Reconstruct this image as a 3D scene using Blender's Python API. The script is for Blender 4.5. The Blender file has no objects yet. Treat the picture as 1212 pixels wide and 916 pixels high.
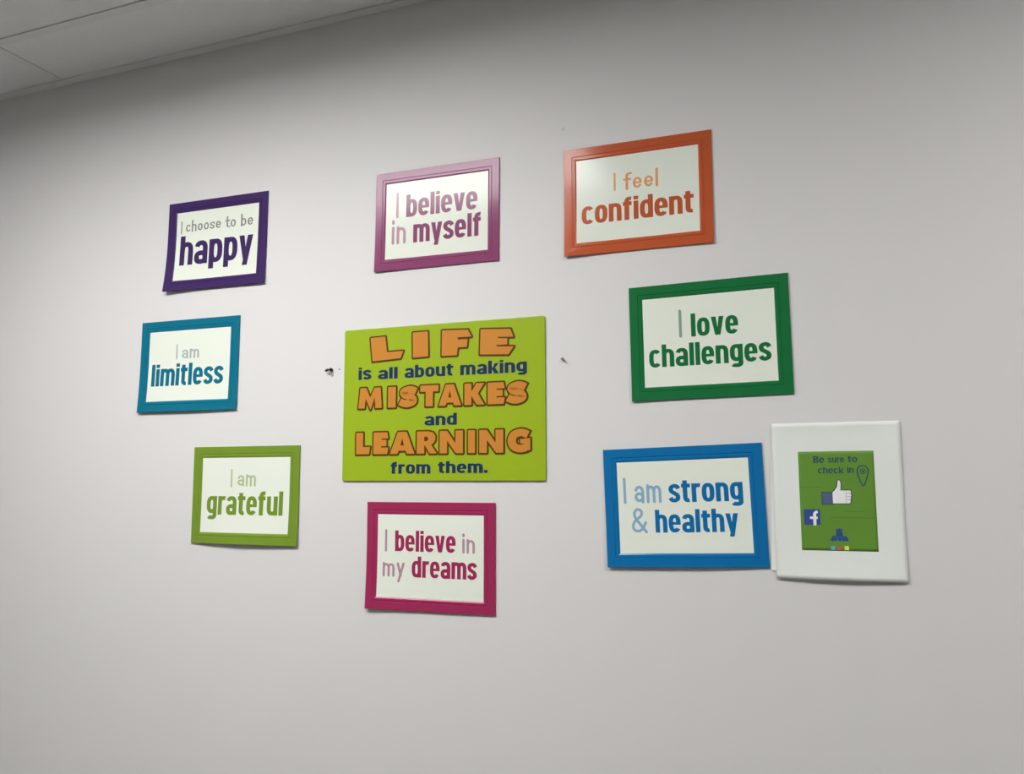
import bpy, bmesh, math, random
from mathutils import Vector, Matrix

C = bpy.context.scene.collection
SC = bpy.context.scene

# ------------------------------------------------------------------ camera
CAM_H = 1.5                       # camera height above the floor
WALL_X0, WALL_X1 = -3.7, 4.6      # room extents (x right, y into the picture wall at y = 0, z up)
ROOM_D = 5.6
CEIL = CAM_H + 1.0863
F_PX, IMG_W = 979.99, 1212
cam_d = bpy.data.cameras.new('camera')
cam = bpy.data.objects.new('camera', cam_d)
C.objects.link(cam)
cam_d.sensor_fit = 'HORIZONTAL'
cam_d.sensor_width = 36.0
cam_d.lens = 36.0 * F_PX / IMG_W
cam_d.clip_start = 0.02
RT = [[0.9343000235467889, 0.04399165855812534, 0.35376291492717976],
      [-0.0050492231292024615, 0.9938901136451598, -0.11025854771491934],
      [-0.3564519201046072, 0.10122833583397949, 0.928813680281477]]
m = Matrix.Identity(4)
for j in range(3):
    m[0][j] = RT[0][j]; m[1][j] = -RT[2][j]; m[2][j] = RT[1][j]
m.translation = Vector((0, -1.59957, CAM_H))
cam.matrix_world = m
SC.camera = cam

# ------------------------------------------------------------------ view, world, lamp strength
SC.view_settings.view_transform = 'Standard'
SC.view_settings.look = 'None'
SC.view_settings.gamma = 1.0
SC.view_settings.use_curve_mapping = False
SC.view_settings.exposure = 0.0
# ceiling troffers: (grid column, grid row, radiance of the diffuser)
LAMPS = [(0, 1, 22.2), (4, 1, 14.0)]
LAMP_DEPTH = 0.055                 # the diffusers sit this far up inside the ceiling
LAMP_COL = (1.0, 0.985, 0.97)
world = bpy.data.worlds.new('world'); SC.world = world
world.use_nodes = True
world.node_tree.nodes['Background'].inputs[0].default_value = (0.8, 0.85, 0.9, 1)
world.node_tree.nodes['Background'].inputs[1].default_value = 0.0

# ------------------------------------------------------------------ materials
def lin(c):
    return tuple((v/255/12.92 if v/255 <= 0.04045 else ((v/255+0.055)/1.055)**2.4) for v in c)

def mat(name, rgb, rough=0.5, spec=0.5, coat=0.0, coat_rough=0.1, noise=0.0, nscale=40, bump=0.0, bscale=200, metal=0.0):
    """rgb is a linear base colour; a faint noise keeps the surface procedural."""
    ma = bpy.data.materials.new(name); ma.use_nodes = True
    nt = ma.node_tree; b = nt.nodes['Principled BSDF']
    b.inputs['Base Color'].default_value = (*rgb, 1)
    b.inputs['Roughness'].default_value = rough
    b.inputs['Specular IOR Level'].default_value = spec
    b.inputs['Coat Weight'].default_value = coat
    b.inputs['Coat Roughness'].default_value = coat_rough
    b.inputs['Metallic'].default_value = metal
    tc = nt.nodes.new('ShaderNodeTexCoord')
    if noise > 0:
        n = nt.nodes.new('ShaderNodeTexNoise'); n.inputs['Scale'].default_value = nscale
        n.inputs['Detail'].default_value = 4
        nt.links.new(tc.outputs['Object'], n.inputs['Vector'])
        r = nt.nodes.new('ShaderNodeValToRGB')
        r.color_ramp.elements[0].color = (*[v*(1-noise) for v in rgb], 1)
        r.color_ramp.elements[1].color = (*[min(1, v*(1+noise)) for v in rgb], 1)
        nt.links.new(n.outputs['Fac'], r.inputs['Fac'])
        nt.links.new(r.outputs['Color'], b.inputs['Base Color'])
    if bump > 0:
        n2 = nt.nodes.new('ShaderNodeTexNoise'); n2.inputs['Scale'].default_value = bscale
        n2.inputs['Detail'].default_value = 6
        nt.links.new(tc.outputs['Object'], n2.inputs['Vector'])
        bp = nt.nodes.new('ShaderNodeBump'); bp.inputs['Strength'].default_value = bump
        bp.inputs['Distance'].default_value = 0.002
        nt.links.new(n2.outputs['Fac'], bp.inputs['Height'])
        nt.links.new(bp.outputs['Normal'], b.inputs['Normal'])
    return ma

WALL_ALB = (0.735, 0.73, 0.72)
M_WALL = mat('painted_wall', WALL_ALB, 0.6, 0.3, noise=0.012, nscale=3, bump=0.05, bscale=260)
M_ROOM = mat('room_wall', (0.62, 0.61, 0.60), 0.7, 0.3, noise=0.02, nscale=3)
M_FLOOR = mat('floor_carpet', (0.32, 0.31, 0.30), 0.9, 0.1, noise=0.2, nscale=90)
M_TILE = mat('ceiling_tile', (0.78, 0.78, 0.775), 0.9, 0.1, noise=0.05, nscale=120, bump=0.25, bscale=180)
M_TBAR = mat('ceiling_grid_metal', (0.72, 0.72, 0.71), 0.6, 0.3)
M_LAMPBOX = mat('lamp_housing', (0.35, 0.35, 0.35), 0.5, 0.4)
M_NAIL = mat('dark_metal', (0.02, 0.02, 0.02), 0.45, 0.5)
M_SCUFF = mat('grey_scuff', (0.38, 0.375, 0.37), 0.8, 0.1)

def emit(name, col, s):
    ma = bpy.data.materials.new(name); ma.use_nodes = True
    nt = ma.node_tree; nt.nodes.clear()
    e = nt.nodes.new('ShaderNodeEmission'); o = nt.nodes.new('ShaderNodeOutputMaterial')
    e.inputs[0].default_value = (*col, 1); e.inputs[1].default_value = s
    nt.links.new(e.outputs[0], o.inputs[0]); return ma

# ------------------------------------------------------------------ object helpers
def link(name, me, m_, parent=None):
    o = bpy.data.objects.new(name, me); C.objects.link(o)
    if m_ is not None: me.materials.append(m_)
    if parent is not None: o.parent = parent
    return o

def obj(name, bm, m_, parent=None, smooth=False):
    me = bpy.data.meshes.new(name); bm.to_mesh(me); bm.free()
    if smooth:
        for p in me.polygons: p.use_smooth = True
    return link(name, me, m_, parent)

def tag(o, label, cat, group=None):
    o['label'] = label; o['category'] = cat
    if group: o['group'] = group
    return o

def empty(name, loc, rot=(0, 0, 0)):
    o = bpy.data.objects.new(name, None); C.objects.link(o)
    o.empty_display_size = 0.05; o.location = loc; o.rotation_euler = rot
    return o

def box(bm, x0, x1, y0, y1, z0, z1):
    v = [bm.verts.new(p) for p in ((x0,y0,z0),(x1,y0,z0),(x1,y1,z0),(x0,y1,z0),(x0,y0,z1),(x1,y0,z1),(x1,y1,z1),(x0,y1,z1))]
    for f in ((3,2,1,0),(4,5,6,7),(0,1,5,4),(1,2,6,5),(2,3,7,6),(3,0,4,7)):
        bm.faces.new([v[i] for i in f])

def struct(name, bm, m_):
    o = obj(name, bm, m_); o['kind'] = 'structure'; return o

# ------------------------------------------------------------------ the room
T = 0.1
bm = bmesh.new(); box(bm, WALL_X0-T, WALL_X1+T, 0, T, -T, CEIL+0.3); struct('wall_front', bm, M_WALL)
bm = bmesh.new(); box(bm, WALL_X0-T, WALL_X1+T, -ROOM_D-T, -ROOM_D, -T, CEIL+0.3); struct('wall_rear', bm, M_ROOM)
bm = bmesh.new(); box(bm, WALL_X0-T, WALL_X0, -ROOM_D, 0, -T, CEIL+0.3); struct('wall_left', bm, M_ROOM)
bm = bmesh.new(); box(bm, WALL_X1, WALL_X1+T, -ROOM_D, 0, -T, CEIL+0.3); struct('wall_right', bm, M_ROOM)
bm = bmesh.new(); box(bm, WALL_X0, WALL_X1, -ROOM_D, 0, -T, 0); struct('floor', bm, M_FLOOR)

# suspended ceiling: 0.61 m grid whose border row is 0.22 m deep; troffers sit in 2 x 1 cells
GX0, GZ0, G = -1.92, 0.222, 0.61
holes = [(GX0+i*G+.012, GX0+(i+2)*G-.012, -(GZ0+(j+1)*G-.012), -(GZ0+j*G+.012)) for i, j, _p in LAMPS]
xs = sorted({WALL_X0, WALL_X1} | {v for h in holes for v in h[:2]})
ys = sorted({-ROOM_D, 0.0} | {v for h in holes for v in h[2:]})
bm = bmesh.new()
for a, b in zip(xs, xs[1:]):
    for c, d in zip(ys, ys[1:]):
        cx, cy = (a+b)/2, (c+d)/2
        if any(h[0] < cx < h[1] and h[2] < cy < h[3] for h in holes): continue
        box(bm, a, b, c, d, CEIL+.004, CEIL+.024)
struct('ceiling', bm, M_TILE)
bm = bmesh.new()                                               # T-bars along the grid
def spans(lo, hi, cut):
    out = [(lo, hi)]
    for a, b in cut:
        out = [s for l, h in out for s in ((l, min(h, a)), (max(l, b), h)) if s[1]-s[0] > 1e-4]
    return out
i = 2*math.ceil((WALL_X0-GX0)/(2*G))                          # tiles are two cells long
while GX0+i*G < WALL_X1:
    x = GX0+i*G
    for l, h in spans(-ROOM_D, 0, [(hh[2], hh[3]) for hh in holes if hh[0] < x < hh[1]]):
        box(bm, x-.012, x+.012, l, h, CEIL+.0015, CEIL+.0055)
    i += 2
j = 0
while GZ0+j*G < ROOM_D:
    y = -(GZ0+j*G)
    box(bm, WALL_X0, WALL_X1, y-.012, y+.012, CEIL+.001, CEIL+.005)
    j += 1
struct('trim_1', bm, M_TBAR)
bm = bmesh.new()                                               # wall angle under the tiles
box(bm, WALL_X0, WALL_X1, -.024, 0, CEIL-.001, CEIL+.004)
struct('trim_2', bm, M_TBAR)

REC = LAMP_DEPTH
LAMP_LABEL = {(0, 1): 'recessed ceiling light mirrored in the violet-pink framed print', (4, 1): 'recessed ceiling light to the right, beyond the white notice'}
for (ci, cj, power), h in zip(LAMPS, holes):
    x0, x1, y0, y1 = h
    r = empty('ceiling_light', ((x0+x1)/2, (y0+y1)/2, CEIL))
    hw, hd = (x1-x0)/2, (y1-y0)/2
    bm = bmesh.new()
    for a in ((-hw, -hw+.006, -hd, hd), (hw-.006, hw, -hd, hd), (-hw+.006, hw-.006, -hd, -hd+.006), (-hw+.006, hw-.006, hd-.006, hd)):
        box(bm, *a, .0, REC+.02)
    box(bm, -hw, hw, -hd, hd, REC+.02, REC+.03)
    obj('lamp_housing', bm, M_LAMPBOX, r)
    bm = bmesh.new(); box(bm, -hw+.007, hw-.007, -hd+.007, hd-.007, REC, REC+.012)
    obj('diffuser', bm, emit('lamp_diffuser', LAMP_COL, power), r)
    tag(r, LAMP_LABEL[ci, cj], 'ceiling light', 'recessed ceiling lights')

# ------------------------------------------------------------------ drawing lettering as meshes
# A glyph is a list of strokes; a stroke is ('p', points, closed) and the pen is an ellipse of s by t,
# or ('f', polygon) for a filled outline.  Glyph space: baseline 0, ascender 1.
def spline(pts, closed=False, n=8):
    out = []; N = len(pts)
    rng = N if closed else N-1
    for i in range(rng):
        if closed: p0, p1, p2, p3 = pts[i-1], pts[i], pts[(i+1) % N], pts[(i+2) % N]
        else: p0, p1, p2, p3 = pts[max(i-1, 0)], pts[i], pts[i+1], pts[min(i+2, N-1)]
        for k in range(n):
            t = k/n
            out.append(tuple(0.5*((2*p1[d]) + (-p0[d]+p2[d])*t + (2*p0[d]-5*p1[d]+4*p2[d]-p3[d])*t*t + (-p0[d]+3*p1[d]-3*p2[d]+p3[d])*t**3) for d in (0, 1)))
    if not closed: out.append(tuple(pts[-1]))
    return out

def arc(cx, cy, rx, ry, a0, a1, e=2.5, n=18):
    out = []
    for k in range(n+1):
        a = math.radians(a0+(a1-a0)*k/n); c, s = math.cos(a), math.sin(a)
        out.append((cx+rx*math.copysign(abs(c)**(2/e), c), cy+ry*math.copysign(abs(s)**(2/e), s)))
    return out

def glyph(ch, s, t, X, W, e=2.5, D=-.2):
    """strokes and width of one character; s, t = pen width and height, X = x-height, W = width of n"""
    h, k = s/2, t/2
    L, R, cx = h, W-h, W/2
    rx = R-L; rx /= 2
    cy, ry = X/2, X/2-k
    def arch(l, r): return arc((l+r)/2, X-k-ry*.75, (r-l)/2, ry*.75, 180, 0, e) + [(r, 0)]
    bowl = ('p', arc(cx, cy, rx, ry, 0, 360, e, 36)[:-1], True)
    def S(*p): return ('p', list(p), False)
    if ch in 'Il': return [S((h, 0), (h, 1))], s
    if ch == 'i': return [S((h, 0), (h, X)), S((h, X+.06 if s > .15 else X+.2), (h, 1.0 if s > .15 else X+.28))], s
    if ch == '.': return [S((h, 0), (h, t*1.25))], s
    if ch == 'o': return [bowl], W
    if ch == 'n': return [S((L, 0), (L, X)), ('p', arch(L, R), False)], W
    if ch == 'h': return [S((L, 0), (L, 1)), ('p', arch(L, R), False)], W
    if ch == 'm':
        w = W*1.52; r2 = w-h; mid = (L+r2)/2
        return [S((L, 0), (L, X)), ('p', arch(L, mid), False), ('p', arch(mid, r2), False)], w
    if ch == 'u': return [S((R, 0), (R, X)), ('p', [(L, X)] + arc(cx, k+ry*.75, rx, ry*.75, 180, 360, e), False)], W
    if ch == 'b': return [S((L, 0), (L, 1)), bowl], W
    if ch == 'd': return [S((R, 0), (R, 1)), bowl], W
    if ch == 'p': return [S((L, D), (L, X)), bowl], W
    if ch == 'g': return [('p', [(R, X)] + arc(cx, D+k+.1, rx, .1, 0, -150, e), False), ('p', arc(cx, cy+.03, rx, ry-.03, 0, 360, e, 36)[:-1], True)], W
    if ch == 'c': return [('p', arc(cx, cy, rx, ry, 42, 318, e, 30), False)], W*.94
    if ch == 'e':
        b = min(t, .13)
        return [('f', [(L, cy-b*.45), (R+h*.98, cy-b*.45), (R+h*.98, cy+b*.3), (L, cy+b*.55)]), ('p', arc(cx, cy, rx, ry, 0, 322, e, 34), False)], W
    if ch == 'a':
        return [('p', arc(cx, X-k-ry*.7, rx, ry*.7, 160, 0, e) + [(R, 0)], False),
                ('p', arc(cx, k+(X*.56-2*k)/2 if s > .15 else X*.3, rx, (X*.58-t)/2 if s > .15 else X*.3-k, 0, 360, e, 30)[:-1], True)], W
    if ch == 's':
        w = W*.92; r = w-h
        return [('p', spline([(r+h*.3, X*.74), (r-.03, X-k-.03), (w/2, X-k), (L+.01, X-k-.07), (L+.015, X*.62), (w/2, X*.5), (r-.015, X*.38), (r-.01, k+.07), (w/2, k), (L+.03, k+.03), (L-h*.3, X*.26)]), False)], w
    if ch == 'r': return [S((L, 0), (L, X)), ('p', arc(L+rx*1.25, X-k-ry*.7, rx*1.25, ry*.7, 180, 78, e), False)], W*.70
    if ch == 't':
        w = W*.72; x = w*.42
        return [('p', [(x, .93)] + arc(x+.13, k+.14, .13, .14, 180, 285, e), False), S((0, X-k), (w, X-k))], w
    if ch == 'f':
        w = W*.72; x = w*.42
        return [('p', [(x, 0)] + arc(x+.14, 1-k-.13, .14, .13, 180, 75, e), False), S((0, X-k), (w*.95, X-k))], w
    if ch == 'v':
        return [('f', [(0, X), (s*1.02, X), (W/2+.02, s*.95), (W/2, 0), (W*.5-s*.55, 0)]), ('f', [(W, X), (W-s*1.02, X), (W/2-.02, s*.95), (W/2, 0), (W*.5+s*.55, 0)])], W
    if ch == 'y':
        if s <= .15: return [S((L, X), (W*.52, .02)), S((R, X), (W*.25, D-.08))], W
        return [('f', [(0, X), (s*1.02, X), (W/2+.03, .16), (W/2+.02, .0), (W*.5-s*.48, 0)]), ('f', [(W, X), (W-s*1.02, X), (W*.5-s*.62, D), (W*.5+s*.36, D)])], W
    if ch == 'k':
        return [S((L, 0), (L, 1)), ('f', [(s, X*.42), (W-s*.95, X), (W+.02, X), (s*1.2, X*.28)]), ('f', [(s*.9, X*.56), (s*1.7, X*.66), (W+.03, 0), (W-s*1.1, 0)])], W
    if ch == 'B':
        return [S((L, 0), (L, 1)), ('p', [(L, 1-k)] + arc(cx, .76, rx, .24-k, 90, -90, e) + [(L, .52)], False), ('p', [(L, .52)] + arc(cx, .27, rx, .27-k, 90, -90, e) + [(L, k)], False)], W
    if ch == '&':
        return [('p', spline([(.60, .0), (.40, .26), (.18, .56), (.13, .78), (.26, .93), (.42, .84), (.40, .66), (.20, .50), (.07, .30), (.10, .10), (.28, .04), (.46, .14), (.58, .38)]), False)], .64
    raise ValueError(ch)

class Ink:
    """flat printed strokes collected into one mesh; every stroke lies a hair above the one before"""
    def __init__(self, z, dz=8e-6): self.bm = bmesh.new(); self.z = z; self.dz = dz; self.n = 0
    def lay(self):
        self.n += 1; return self.z + self.dz*(self.n % 24)
    def poly(self, pts):
        z = self.lay(); vs = [self.bm.verts.new((x, y, z)) for x, y in pts]
        a = sum(pts[i-1][0]*pts[i][1]-pts[i][0]*pts[i-1][1] for i in range(len(pts)))
        f = self.bm.faces.new(vs if a > 0 else vs[::-1])
        f.normal_update()
        bmesh.ops.triangulate(self.bm, faces=[f], ngon_method='EAR_CLIP')
    def stroke(self, pts, closed, wx, wy, rnd=False, extend=0.0):
        P = [pts[0]]
        for p in pts[1:]:
            if math.hypot(p[0]-P[-1][0], p[1]-P[-1][1]) > 1e-7: P.append(p)
        n = len(P)
        if n < 2: return
        if extend and not closed:
            for a, b in ((0, 1), (n-1, n-2)):
                d = Vector(P[a])-Vector(P[b]); d.normalize(); P[a] = tuple(Vector(P[a])+d*extend)
        z = self.lay(); L, R = [], []
        for i in range(n):
            a = P[i-1] if (i or closed) else P[i]
            b = P[(i+1) % n] if (i < n-1 or closed) else P[i]
            dx, dy = b[0]-a[0], b[1]-a[1]; q = math.hypot(dx, dy) or 1
            nx, ny = -dy/q, dx/q
            L.append(self.bm.verts.new((P[i][0]+nx*wx/2, P[i][1]+ny*wy/2, z)))
            R.append(self.bm.verts.new((P[i][0]-nx*wx/2, P[i][1]-ny*wy/2, z)))
        for i in range(n if closed else n-1):
            j_ = (i+1) % n
            try: self.bm.faces.new((R[i], R[j_], L[j_], L[i]))
            except ValueError: pass
        if rnd and not closed:
            for x, y in (P[0], P[-1]):
                self.poly([(x+wx/2*math.cos(a*math.tau/14), y+wy/2*math.sin(a*math.tau/14)) for a in range(14)])
    def word(self, text, x0, x1, y0, h, style, pen=None):
        if style == 'H': s, t, X, W, gap, rnd, e = .20, .165, .79, .54, .06, False, 2.7
        else: s, t, X, W, gap, rnd, e = .115, .115, .65, .40, .10, True, 2.1
        if pen: s, t = pen
        items, x = [], 0.0
        for ch in text:
            st, w = glyph(ch, s, t, X, W, e); items.append((x, st)); x += w+gap
        k = (x1-x0)/(x-gap)
        for ox, st in items:
            for q in st:
                pts = [(x0+(ox+px)*k, y0+py*h) for px, py in q[1]]
                if q[0] == 'f': self.poly(pts)
                else: self.stroke(pts, q[2], s*k if style == 'H' or len(text) > 1 else s*h, t*h, rnd)
    def done(self, name, m_, parent, warp=None):
        if warp:
            for v in self.bm.verts: v.co.z += warp(v.co.x, v.co.y)
        return obj(name, self.bm, m_, parent)

# every print's own frame of reference: x right, y up the wall, z out of the wall
def wall_thing(name, u, v, rot):
    o = empty(name, (u, 0, CAM_H+v))
    o.rotation_mode = 'XYZ'
    o.matrix_world = Matrix.Translation((u, 0, CAM_H+v)) @ Matrix.Rotation(math.pi/2, 4, 'X') @ Matrix.Rotation(rot, 4, 'Z')
    return o

# ------------------------------------------------------------------ the eight framed prints
PW, PH, B = 0.3018/2, 0.2274/2, 0.027       # half width, half height, border
CARD = 0.0012
def ring_mesh(profile, warp, n=18):
    bm = bmesh.new(); rings = []
    for off, z in profile:
        a, b = PW-off, PH-off
        cs = [(-a, -b), (a, -b), (a, b), (-a, b)]; ring = []
        for c in range(4):
            p, q = cs[c], cs[(c+1) % 4]
            for k in range(n):
                x, y = p[0]+(q[0]-p[0])*k/n, p[1]+(q[1]-p[1])*k/n
                ring.append(bm.verts.new((x, y, z+warp(x, y))))
        rings.append(ring)
    for r0, r1 in zip(rings, rings[1:]):
        for k in range(len(r0)):
            l = (k+1) % len(r0)
            bm.faces.new((r0[k], r0[l], r1[l], r1[k]))
    return bm

def sheet_mesh(x0, x1, y0, y1, z0, z1, warp, nx=20, ny=16, edges=None):
    """thin curled sheet with real thickness"""
    bm = bmesh.new(); V = {}
    for lay, z in ((0, z0), (1, z1)):
        for i in range(nx+1):
            for j_ in range(ny+1):
                x, y = x0+(x1-x0)*i/nx, y0+(y1-y0)*j_/ny
                if edges: ex, ey = edges(x, y)
                else: ex, ey = 0, 0
                V[lay, i, j_] = bm.verts.new((x+ex, y+ey, z+warp(x, y)))
    for i in range(nx):
        for j_ in range(ny):
            bm.faces.new((V[1,i,j_], V[1,i+1,j_], V[1,i+1,j_+1], V[1,i,j_+1]))
            bm.faces.new((V[0,i,j_+1], V[0,i+1,j_+1], V[0,i+1,j_], V[0,i,j_]))
    for i in range(nx):
        bm.faces.new((V[0,i,0], V[0,i+1,0], V[1,i+1,0], V[1,i,0]))
        bm.faces.new((V[0,i+1,ny], V[0,i,ny], V[1,i,ny], V[1,i+1,ny]))
    for j_ in range(ny):
        bm.faces.new((V[0,0,j_+1], V[0,0,j_], V[1,0,j_], V[1,0,j_+1]))
        bm.faces.new((V[0,nx,j_], V[0,nx,j_+1], V[1,nx,j_+1], V[1,nx,j_]))
    return bm

def alb(c, wall, k=1.0):
    """photo colour over the wall's photo brightness there -> base colour"""
    w = lin((wall,)*3)[0]
    return tuple(min(.9, max(.003, v/w*0.74*k)) for v in lin(c))

def curl(bl=0, br=0, tl=0, tr=0, bow=0):
    """lift of the card off the wall: corners, and the middle of the lower edge"""
    def f(x, y):
        s, t = min(1, max(0, (x+PW)/(2*PW))), min(1, max(0, (y+PH)/(2*PH)))
        c = lambda a, b: (max(0, 1-2*a)**2)*(max(0, 1-1.6*b)**2)
        return .0006 + bl*c(s, t)+br*c(1-s, t)+tl*c(s, 1-t)+tr*c(1-s, 1-t)+bow*math.sin(math.pi*s)*max(0, 1-1.6*t)**2
    return f

PRINTS = [
 dict(u=-1.3863, v=.5815, rot=-.61, label='purple-framed print reading I choose to be happy, corner curling from the wall',
      wall=222, col=(64, 41, 96), thin=(140, 138, 140), curl=dict(bl=.011, br=.004, bow=.003),
      words=[('I','T',-.1144,-.1042,.0338,.0299),('choose','T',-.0957,.0125,.0368,.0275),('to','T',.0272,.0576,.0355,.0285),('be','T',.0729,.109,.0349,.0286),('happy','H',-.1103,.1109,-.049,.075)]),
 dict(u=-.7864, v=.5764, rot=-.54, label='violet-pink framed print reading I believe in myself, glossy with a lamp reflection',
      wall=215, col=(133, 62, 103), thin=(180, 140, 158), curl=dict(bl=.003),
      words=[('I','T',-.1001,-.0915,.009,.053),('believe','H',-.0735,.0998,.0058,.0512),('in','T',-.1089,-.0735,-.051,.054),('myself','H',-.055,.109,-.0543,.0521)]),
 dict(u=-.339, v=.5665, rot=-.26, label='orange-framed print reading I feel confident, at the upper right',
      wall=190, col=(162, 74, 40), thin=(196, 140, 92), curl=dict(bl=.005, br=.002),
      words=[('I','T',-.0476,-.0399,.016,.0343),('feel','T',-.0242,.0447,.0148,.0343),('confident','H',-.1138,.1138,-.0492,.0475)]),
 dict(u=-1.4577, v=.2816, rot=-.38, label='teal-framed print reading I am limitless, farthest left on the wall',
      wall=232, col=(0, 117, 144), thin=(176, 190, 188), curl=dict(bl=.005, br=.003, bow=.006),
      words=[('I','T',-.0403,-.0343,.0172,.0343),('am','T',-.0207,.0315,.0178,.0322),('limitless','H',-.1132,.1074,-.0496,.0548)]),
 dict(u=-.2061, v=.2646, rot=.61, label='dark green framed print reading I love challenges',
      wall=205, col=(20, 103, 54), thin=(128, 156, 138), curl=dict(bl=.002),
      words=[('I','T',-.0553,-.0484,.0092,.0495),('love','H',-.0315,.0571,.0067,.0451),('challenges','H',-.1147,.1143,-.049,.0444)]),
 dict(u=-1.2776, v=-.0345, rot=-.17, label='lime green framed print reading I am grateful, lower left',
      wall=232, col=(124, 154, 50), thin=(186, 204, 150), curl=dict(br=.004, bow=.007),
      words=[('I','T',-.0422,-.0355,.0196,.0393),('am','T',-.0211,.0307,.0221,.037),('grateful','H',-.108,.108,-.046,.0548)]),
 dict(u=-.7974, v=-.1625, rot=-.13, label='magenta-framed print reading I believe in my dreams, lowest on the wall',
      wall=218, col=(157, 44, 87), thin=(178, 138, 156), curl=dict(bl=.006, bow=.002),
      words=[('I','T',-.1079,-.0999,.0102,.0428),('believe','H',-.0819,.0611,.0096,.0438),('in','T',.0763,.1047,.0111,.0395),('my','T',-.111,-.058,-.0424,.0399),('dreams','H',-.041,.1091,-.044,.0437)]),
 dict(u=-.2627, v=-.0536, rot=1.64, label='blue-framed print reading I am strong & healthy, beside the white notice',
      wall=208, col=(0, 103, 160), thin=(132, 168, 192), curl=dict(bl=.004, bow=.004),
      words=[('I','T',-.1143,-.1078,.0096,.0456),('am','T',-.092,-.0397,.0102,.048),('strong','H',-.0255,.1119,.0078,.0443),('&','T',-.1001,-.07,-.0468,.0462),('healthy','H',-.054,.1003,-.0485,.043)]),
]
COAT, COAT_R = 0.42, 0.13
M_PANEL = mat('white_print', (0.82, 0.875, 0.775), 0.6, 0.1, COAT, COAT_R)
for P in PRINTS:
    r = wall_thing('framed_print', P['u'], P['v'], math.radians(P['rot']))
    tag(r, P['label'], 'framed print', 'framed affirmation prints')
    w = curl(**P['curl'])
    base = alb(P['col'], P['wall'])
    mf = mat('frame_colour', base, 0.6, 0.08, COAT, COAT_R, noise=.05, nscale=30)
    h = CARD+.0016
    prof = [(.0006, 0), (0, .0004), (0, h-.0006), (.0006, h), (.0165, h), (.0172, h-.0009), (.0182, h-.0009), (.019, h-.0001), (.0235, h-.0002), (B, CARD-.0004)]
    obj('frame', ring_mesh(prof, w), mf, r)
    obj('panel', sheet_mesh(-PW+B-.001, PW-B+.001, -PH+B-.001, PH-B+.001, 0.0002, CARD, w), M_PANEL, r)
    mt = mat('thin_ink', alb(P['thin'], P['wall']), 0.6, 0.08, COAT, COAT_R)
    for text, st, x0, x1, y, hh in P['words']:
        ink = Ink(CARD+.0002); ink.word(text, x0, x1, y, hh, st)
        if st == 'H': ink.done('bold_word', mf, r, w)['label'] = 'heavy word ' + text
        else: ink.done('thin_word', mt, r, w)['label'] = 'pale thin word ' + text

# ------------------------------------------------------------------ the lime poster
LW, LH, LT = .4775/2, .3386/2, .0042
r = wall_thing('poster', -.7739, .1656, math.radians(-.16))
tag(r, 'large lime green poster with orange capitals reading LIFE, MISTAKES and LEARNING', 'poster')
M_LIME = mat('lime_print', alb((155, 181, 34), 222), 0.6, 0.1, .25, .3, noise=.02, nscale=8)
M_ORANGE = mat('orange_ink', alb((203, 135, 54), 222), 0.6, 0.1, .25, .3)
M_BROWN = mat('brown_ink', alb((84, 58, 14), 222), 0.6, 0.1, .25, .3)
M_NAVY = mat('navy_ink', alb((28, 50, 88), 222), 0.6, 0.1, .25, .3)
bm = bmesh.new()
def rounded(a, b, rad, n=6):
    out = []
    for cx, cy, a0 in ((a-rad, b-rad, 0), (-a+rad, b-rad, 90), (-a+rad, -b+rad, 180), (a-rad, -b+rad, 270)):
        for k in range(n+1):
            t = math.radians(a0+90*k/n); out.append((cx+rad*math.cos(t), cy+rad*math.sin(t)))
    return out
loops = []
for ins, z in ((0, 0), (0, LT-.0006), (.0006, LT)):
    loops.append([bm.verts.new((x, y, z)) for x, y in rounded(LW-ins, LH-ins, .004-ins)])
for a, b in zip(loops, loops[1:]):
    for k in range(len(a)):
        l = (k+1) % len(a); bm.faces.new((a[k], a[l], b[l], b[k]))
bm.faces.new(loops[-1]); bm.faces.new(loops[0][::-1])
obj('poster_board', bm, M_LIME, r)

OUT = .0038                                    # printed outline around the orange capitals
UNIT = {
 'M': [(0,0),(.07,1),(.33,1),(.5,.52),(.68,1),(.94,1),(1,0),(.73,0),(.70,.52),(.52,-.07),(.31,.48),(.27,0)],
 'I': [(0,0),(0,1),(1,1),(1,0)],
 'T': [(0,1),(1,1),(1,.70),(.70,.70),(.70,0),(.30,0),(.30,.70),(0,.70)],
 'A': [(0,0),(.32,1),(.68,1),(1,0),(.69,0),(.65,.14),(.36,.14),(.31,0)],
 'K': [(0,0),(0,1),(.35,1),(.35,.62),(.60,1),(1,1),(.68,.53),(1,0),(.62,0),(.35,.42),(.35,0)],
 'E': [(0,0),(0,1),(.93,1),(1,.72),(.54,.71),(.54,.65),(.88,.65),(.88,.37),(.52,.36),(.52,.30),(1,.30),(.94,0)],
 'L': [(0,0),(0,1),(.50,1),(.50,.34),(1,.34),(.93,0)],
 'R': [(0,0),(0,1),(.58,1),(.82,.94),(.93,.78),(.92,.58),(.82,.45),(.72,.40),(1,0),(.64,0),(.42,.36),(.38,.36),(.38,0)],
 'N': [(0,0),(0,1),(.32,1),(.68,.44),(.68,1),(1,1),(1,0),(.70,0),(.32,.56),(.32,0)],
}
HOLE = {'A': [(.435,.38),(.505,.72),(.57,.38)], 'R': [(.38,.76),(.50,.76),(.57,.70),(.57,.62),(.50,.56),(.38,.56)]}
pits = []
def cap_poly(pts):
    face.poly(pts)
    for i in range(len(pts)):
        line.stroke([(pts[i-1][0]+.0005, pts[i-1][1]-.0006), (pts[i][0]+.0005, pts[i][1]-.0006)], False, 2*OUT, 2*OUT)
    for x, y in pts:                            # round the outline's corners
        line.poly([(x+.0005+OUT*math.cos(a*math.tau/12), y-.0006+OUT*math.sin(a*math.tau/12)) for a in range(12)])
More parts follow.
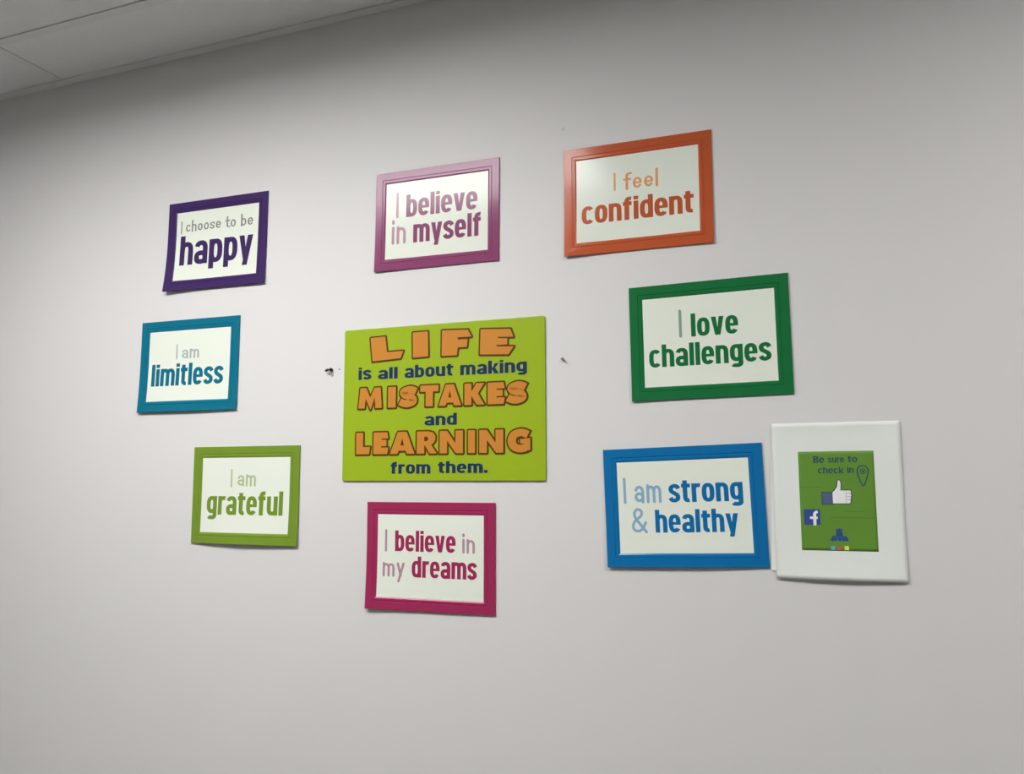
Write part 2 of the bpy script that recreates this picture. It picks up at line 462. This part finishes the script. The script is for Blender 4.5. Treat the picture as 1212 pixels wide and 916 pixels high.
def cap_stroke(pts, wx, wy):
    face.stroke(pts, False, wx, wy)
    line.stroke([(x+.0005, y-.0006) for x, y in pts], False, wx+2*OUT, wy+2*OUT, extend=OUT)
def cap(ch, x0, x1, y0, y1):
    x0 += OUT; x1 -= OUT; y0 += OUT; y1 -= OUT
    f = lambda p: (x0+p[0]*(x1-x0), y0+p[1]*(y1-y0))
    if ch in UNIT:
        cap_poly([f(p) for p in UNIT[ch]])
        if ch in HOLE: pits.append([f(p) for p in HOLE[ch]])
    elif ch == 'S':
        cap_stroke([f(p) for p in spline([(.93,.73),(.74,.81),(.52,.83),(.24,.74),(.26,.61),(.50,.51),(.76,.40),(.76,.25),(.48,.165),(.22,.19),(.03,.28)])], .0168, .0158)
    elif ch == 'G':
        cap_stroke([f(p) for p in spline([(.90,.74),(.72,.82),(.54,.84),(.28,.74),(.18,.50),(.28,.25),(.54,.16),(.82,.20)])], .0185, .0155)
        cap_poly([f(p) for p in [(.54,.56),(1,.60),(1,.10),(.70,.05),(.70,.37),(.57,.37)]])
def start(): return Ink(LT+.0004), Ink(LT+.00005)
def finish(text):
    o = face.done('orange_word', M_ORANGE, r); o['label'] = 'orange capitals ' + text
    line.done('letter_outline', M_BROWN, o)['label'] = 'dark brown outline of the capitals'
    for q_ in pits:
        k_ = Ink(LT+.0008); k_.poly(q_); k_.done('letter_counter', M_BROWN, o)['label'] = 'dark centre of a letter'
    pits.clear()
face, line = start()
for pts in ([(-.1717,.1481),(-.1342,.1495),(-.1294,.114),(-.0891,.1148),(-.0953,.0987),(-.166,.0952)],
            [(-.066,.1538),(-.0292,.154),(-.0276,.0991),(-.0648,.0981)],
            [(.0047,.154),(.0659,.1517),(.0742,.1362),(.0422,.1365),(.0422,.1317),(.0655,.1315),(.0637,.1145),(.0423,.1145),(.0405,.0979),(.0044,.0981)],
            [(.0953,.1504),(.163,.147),(.1697,.1297),(.1348,.1315),(.1348,.1289),(.1561,.1272),(.1556,.1143),(.1318,.1144),(.1318,.1114),(.1706,.1095),(.1587,.0933),(.0936,.0965)]):
    cap_poly(pts)
finish('LIFE')
for word in ([('M',-.2037,-.1367,-.013,.0401),('I',-.1293,-.1022,-.0132,.04),('S',-.1007,-.0495,-.0133,.0399),('T',-.0500,.0011,-.0134,.0397),
              ('A',-.006,.0546,-.0136,.0396),('K',.0546,.108,-.0138,.0394),('E',.1079,.1539,-.0139,.0393),('S',.1517,.2030,-.014,.0392)],
             [('L',-.2077,-.1645,-.1144,-.0593),('E',-.1639,-.1193,-.1145,-.0594),('A',-.1228,-.0549,-.1146,-.0594),('R',-.0573,-.0018,-.1147,-.0595),
              ('N',-.0028,.0593,-.1148,-.0595),('I',.0632,.0869,-.1149,-.0595),('N',.0890,.1506,-.115,-.0596),('G',.1527,.2098,-.1151,-.0588)]):
    face, line = start()
    for c_ in word: cap(*c_)
    finish(''.join(c_[0] for c_ in word))
for text, x0, x1, y, hh in [('is',-.201,-.168,.0551,.0275),('all',-.1514,-.1022,.0545,.0255),('about',-.085,.032,.0543,.0275),('making',.0483,.1994,.0543,.0275),
        ('and',-.0355,.041,-.0509,.0254),('from',-.1163,-.0203,-.1538,.0258),('them.',-.0025,.1116,-.1528,.0252)]:
    nv = Ink(LT+.0003); nv.word(text, x0, x1, y, hh, 'H', (.20, .19))
    nv.done('navy_word', M_NAVY, r)['label'] = 'navy word ' + text.rstrip('.')

# ------------------------------------------------------------------ the white notice and the sheet behind it
M_PAPER = mat('white_paper', (0.83, 0.87, 0.825), 0.6, 0.3, noise=.01, nscale=20)
QW, QH = .2159/2, .2794/2
def w_front(x, y):
    s, t = (x+QW)/(2*QW), (y+QH)/(2*QH)
    bot = max(0, 1-t*3.2)**2; top = max(0, 1-(1-t)*9)**2
    return .0022 + bot*(.0012+.0038*math.sin(math.pi*s)) + top*(.003*abs(math.sin(s*6.5+.2))) + .0012*math.sin(s*5)*math.sin(t*4)**2
BW, BH = .20/2, .264/2
def w_back(x, y):
    t = (y+BH)/(2*BH)
    return .0006 + .0015*max(0, 1-t*6)**2*max(0, 1-(x+BW)*8)
# its lower left corner peeks out 9 mm left of the notice
ba = -math.atan2(.0095, .264)
bx, by = -QW-.0095+.0108, -QH+.014-.0414
r2 = wall_thing('paper_sheet', bx+BW*math.cos(ba)-BH*math.sin(ba), by+BW*math.sin(ba)+BH*math.cos(ba), ba)
tag(r2, 'plain white sheet tucked behind the green notice, only its left edge showing', 'paper')
obj('sheet', sheet_mesh(-BW, BW, -BH, BH, 0, .0003, w_back, 16, 20), M_PAPER, r2)

r = wall_thing('notice', .0108, -.0414, math.radians(.03))
tag(r, 'white paper notice with a green thumbs-up panel, right of the blue-framed print', 'notice')
obj('paper', sheet_mesh(-QW, QW, -QH, QH, 0, .0003, w_front, 30, 36), M_PAPER, r, True)
WL = 203
M_GREEN = mat('green_print', alb((92, 134, 48), WL), 0.5, 0.3, noise=.04, nscale=40)
M_DKGREEN = mat('green_ink_dark', alb((78, 116, 46), WL), 0.5, 0.3)
M_INK = mat('blue_green_ink', alb((38, 72, 84), WL), 0.5, 0.3)
M_SLATE = mat('slate_ink', alb((74, 92, 124), WL), 0.5, 0.3)
M_WHITE = mat('white_ink', alb((222, 224, 220), WL), 0.5, 0.3)
M_LOGO = mat('logo_blue', alb((48, 74, 134), WL), 0.5, 0.3)
M_LOGO2 = mat('emblem_blue', alb((42, 74, 122), WL), 0.5, 0.3)
M_OUT = mat('hand_outline', alb((46, 66, 62), WL), 0.5, 0.3)
M_SQ = [mat('square_blue', alb((96, 158, 190), WL), .5, .3), mat('square_red', alb((176, 92, 60), WL), .5, .3), mat('square_yellow', alb((206, 206, 88), WL), .5, .3)]
wf = lambda x, y: w_front(x, y)
bm = sheet_mesh(-.0630, .0632, -.0882, .0878, .00035, .0005, wf, 24, 30); obj('green_panel', bm, M_GREEN, r, True)
ZI = .0006
for text, x0, x1, y, hh in [('Be',-.0373,-.0189,.067,.0124),('sure',-.0126,.0145,.0674,.0115),('to',.0203,.0361,.0679,.0115),('check',-.0303,.013,.0482,.0116),('in',.0188,.0295,.0487,.0116)]:
    ik = Ink(ZI); ik.word(text, x0, x1, y, hh, 'H', (.17, .16))
    ik.done('notice_word', M_INK, r, wf)['label'] = 'dark blue-green word ' + text
# map pin: a teardrop outline with a small ring and dot inside
ik = Ink(ZI)
tear = spline([(.0440,.0262),(.0368,.0430),(.0352,.0530),(.0385,.0596),(.0442,.0613),(.0502,.0594),(.0532,.0530),(.0514,.0430)], True)
ik.stroke(tear, True, .0021, .0021)
ik.stroke(arc(.0442, .0515, .0042, .0042, 0, 360, 2, 24)[:-1], True, .0014, .0014)
ik.poly([(.0442+.0020*math.cos(a), .0515+.0020*math.sin(a)) for a in [k*math.tau/14 for k in range(14)]])
ik.done('map_pin', M_INK, r, wf)
# thumbs-up hand: outline, white hand with four finger ends, slate cuff
HAND = [(-.0075,-.0050),(-.0075,.0142),(-.0030,.0190),(.0004,.0245),(.0014,.0290),(.0018,.0345),(.0034,.0362),(.0058,.0348),(.0068,.0300),(.0064,.0240),(.0058,.0180),(.0215,.0180),(.0232,.0166),(.0230,.0140),(.0220,.0128),(.0234,.0110),(.0232,.0084),(.0220,.0072),(.0230,.0056),(.0226,.0032),(.0214,.0020),(.0222,.0004),(.0216,-.0034),(.0200,-.0050)]
CUFF = [(-.0252,-.0062),(-.0246,.0144),(-.0084,.0144),(-.0086,-.0062)]
o1 = Ink(ZI)
for pl in (HAND, CUFF):
    o1.stroke(pl, True, .0034, .0034); o1.poly(pl)
hand_out = o1.done('thumbs_up_icon', M_OUT, r, wf); hand_out['label'] = 'dark-outlined white thumbs-up hand'
o2 = Ink(ZI+.00025); o2.poly(HAND); o2.done('hand', M_WHITE, hand_out, wf)
o3 = Ink(ZI+.00025); o3.poly(CUFF); o3.done('cuff', M_SLATE, hand_out, wf)
M_FING = mat('finger_shade', alb((176, 178, 180), WL), .5, .3)
o4 = Ink(ZI+.0004)
for y in (.0130, .0073, .0018): o4.stroke([(.0150, y), (.0216, y)], False, .0009, .0009)
o4.stroke([(.0150, .0176), (.0150, -.0046)], False, .0008, .0008)
o4.done('finger_line', M_FING, hand_out, wf)
# square logo with a white f
o5 = Ink(ZI)
o5.poly([(x-.0436, y-.0293) for x, y in rounded(.0138, .0139, .0015)])
lg = o5.done('social_logo', M_LOGO, r, wf); lg['label'] = 'blue square with a white letter f'
o6 = Ink(ZI+.0002)
o6.stroke([(-.0392,-.0442)] + arc(-.0340, -.0252, .0052, .0050, 180, 88, 2.2), False, .0052, .0046)
o6.stroke([(-.0472,-.0306), (-.0342,-.0306)], False, .0046, .0042)
o6.done('letter_f', M_WHITE, lg, wf)
# emblem: three small figures around a disc, and three coloured squares below
o7 = Ink(ZI)
def disc(ik_, x, y, a, b): ik_.poly([(x+a*math.cos(k*math.tau/18), y+b*math.sin(k*math.tau/18)) for k in range(18)])
disc(o7, .0008, -.0590, .0058, .0062)
disc(o7, -.0032, -.0512, .0018, .0020); disc(o7, .0008, -.0505, .0019, .0021); disc(o7, .0048, -.0512, .0018, .0020)
o7.stroke([(-.0040,-.0540), (.0056,-.0540)], False, .003, .0034)
o7.stroke(spline([(-.0030,-.0620), (-.0080,-.0650), (-.0128,-.0684)]), False, .0034, .0036)
o7.stroke(spline([(.0046,-.0620), (.0092,-.0650), (.0140,-.0682)]), False, .0034, .0036)
for x, y in ((-.0112,-.0690), (-.0060,-.0686), (.0008,-.0688), (.0072,-.0686), (.0124,-.0688)): disc(o7, x, y, .0030, .0026)
disc(o7, -.0098,-.0634, .0018, .0018); disc(o7, .0114,-.0634, .0018, .0018)
o7.stroke([(-.0050,-.0665), (.0064,-.0665)], False, .0024, .0026)
o7.done('emblem', M_LOGO2, r, wf)['label'] = 'small blue round emblem'
for x, ms in zip((-.0106, -.0003, .0118), M_SQ):
    q = Ink(ZI); q.poly([(x-.0036,-.0866), (x+.0036,-.0866), (x+.0036,-.0796), (x-.0036,-.0796)]); q.done('colour_square', ms, r, wf)
for a, b in (((.0095,-.0189), (.0452,-.0190)), ((-.0117,-.0299), (.0607,-.0302)), ((-.0621,.0237), (-.0261,.0237))):
    q = Ink(ZI); q.stroke([(a[0]+(b[0]-a[0])*k/10, a[1]+(b[1]-a[1])*k/10) for k in range(11)], False, .0012, .0012)
    q.done('faint_line', M_DKGREEN, r, wf)

# ------------------------------------------------------------------ nails and marks left in the wall
def rod(bm, pts, rad, n=10):
    rings = []
    for i, p in enumerate(pts):
        p = Vector(p); a = Vector(pts[max(i-1, 0)]); b = Vector(pts[min(i+1, len(pts)-1)])
        d = (b-a).normalized(); u = d.orthogonal().normalized(); v = d.cross(u)
        rr = rad[i] if isinstance(rad, (list, tuple)) else rad
        rings.append([bm.verts.new(p+(u*math.cos(k*math.tau/n)+v*math.sin(k*math.tau/n))*rr) for k in range(n)])
    for a, b in zip(rings, rings[1:]):
        for k in range(n):
            bm.faces.new((a[k], a[(k+1) % n], b[(k+1) % n], b[k]))
    bm.faces.new(rings[0][::-1]); bm.faces.new(rings[-1])
    bmesh.ops.recalc_face_normals(bm, faces=bm.faces[:])

n1 = wall_thing('nail', -1.0515, .2475, 0)
tag(n1, 'bent dark nail in the wall left of the lime poster', 'nail', 'bent nails in the wall')
bm = bmesh.new(); rod(bm, [(.004,.000,-.001), (.003,.001,.005), (-.001,.0005,.008), (-.0075,-.0018,.009)], [.0036, .0036, .0032, .0024]); obj('shank', bm, M_NAIL, n1)
bm = bmesh.new(); rod(bm, [(.0015,.0035,.003), (.0055,.0005,.006)], [.0025, .0040]); obj('head', bm, M_NAIL, n1)
ik = Ink(.0003); ik.stroke(spline([(.006,-.001), (.0062,-.006), (.0058,-.0125)]), False, .0062, .005, True); ik.done('scrape', M_SCUFF, n1)['label'] = 'grey scrape in the paint'
n2 = wall_thing('nail', -.4975, .2412, 0)
tag(n2, 'small bent nail in the wall right of the lime poster', 'nail', 'bent nails in the wall')
bm = bmesh.new(); rod(bm, [(-.0015,.0015,-.001), (-.001,.001,.004), (.003,-.0016,.007), (.0062,-.0048,.007)], [.0028, .0028, .0020, .0013]); obj('shank', bm, mat('dull_metal', (.13,.13,.125), .5, .4), n2)
n3 = wall_thing('wall_scuff', -1.0274, .2488, 0)
ik = Ink(.0004); disc(ik, 0, 0, .0028, .0024); bm = ik.bm
obj('scuff', bm, M_SCUFF, n3)
tag(n3, 'tiny grey scuff between the bent nail and the lime poster', 'wall mark')
n4 = wall_thing('wall_scuff', -.4910, .7300, 0)
ik = Ink(.0004); ik.poly([(-.0030,-.0042), (.0008,-.0036), (.0030,.0002), (.0026,.0040), (-.0004,.0034), (-.0028,.0002)])
obj('scuff', ik.bm, mat('faint_scuff', (.58,.57,.57), .8, .1), n4)
tag(n4, 'faint pale scuff above the left corner of the orange-framed print', 'wall mark')
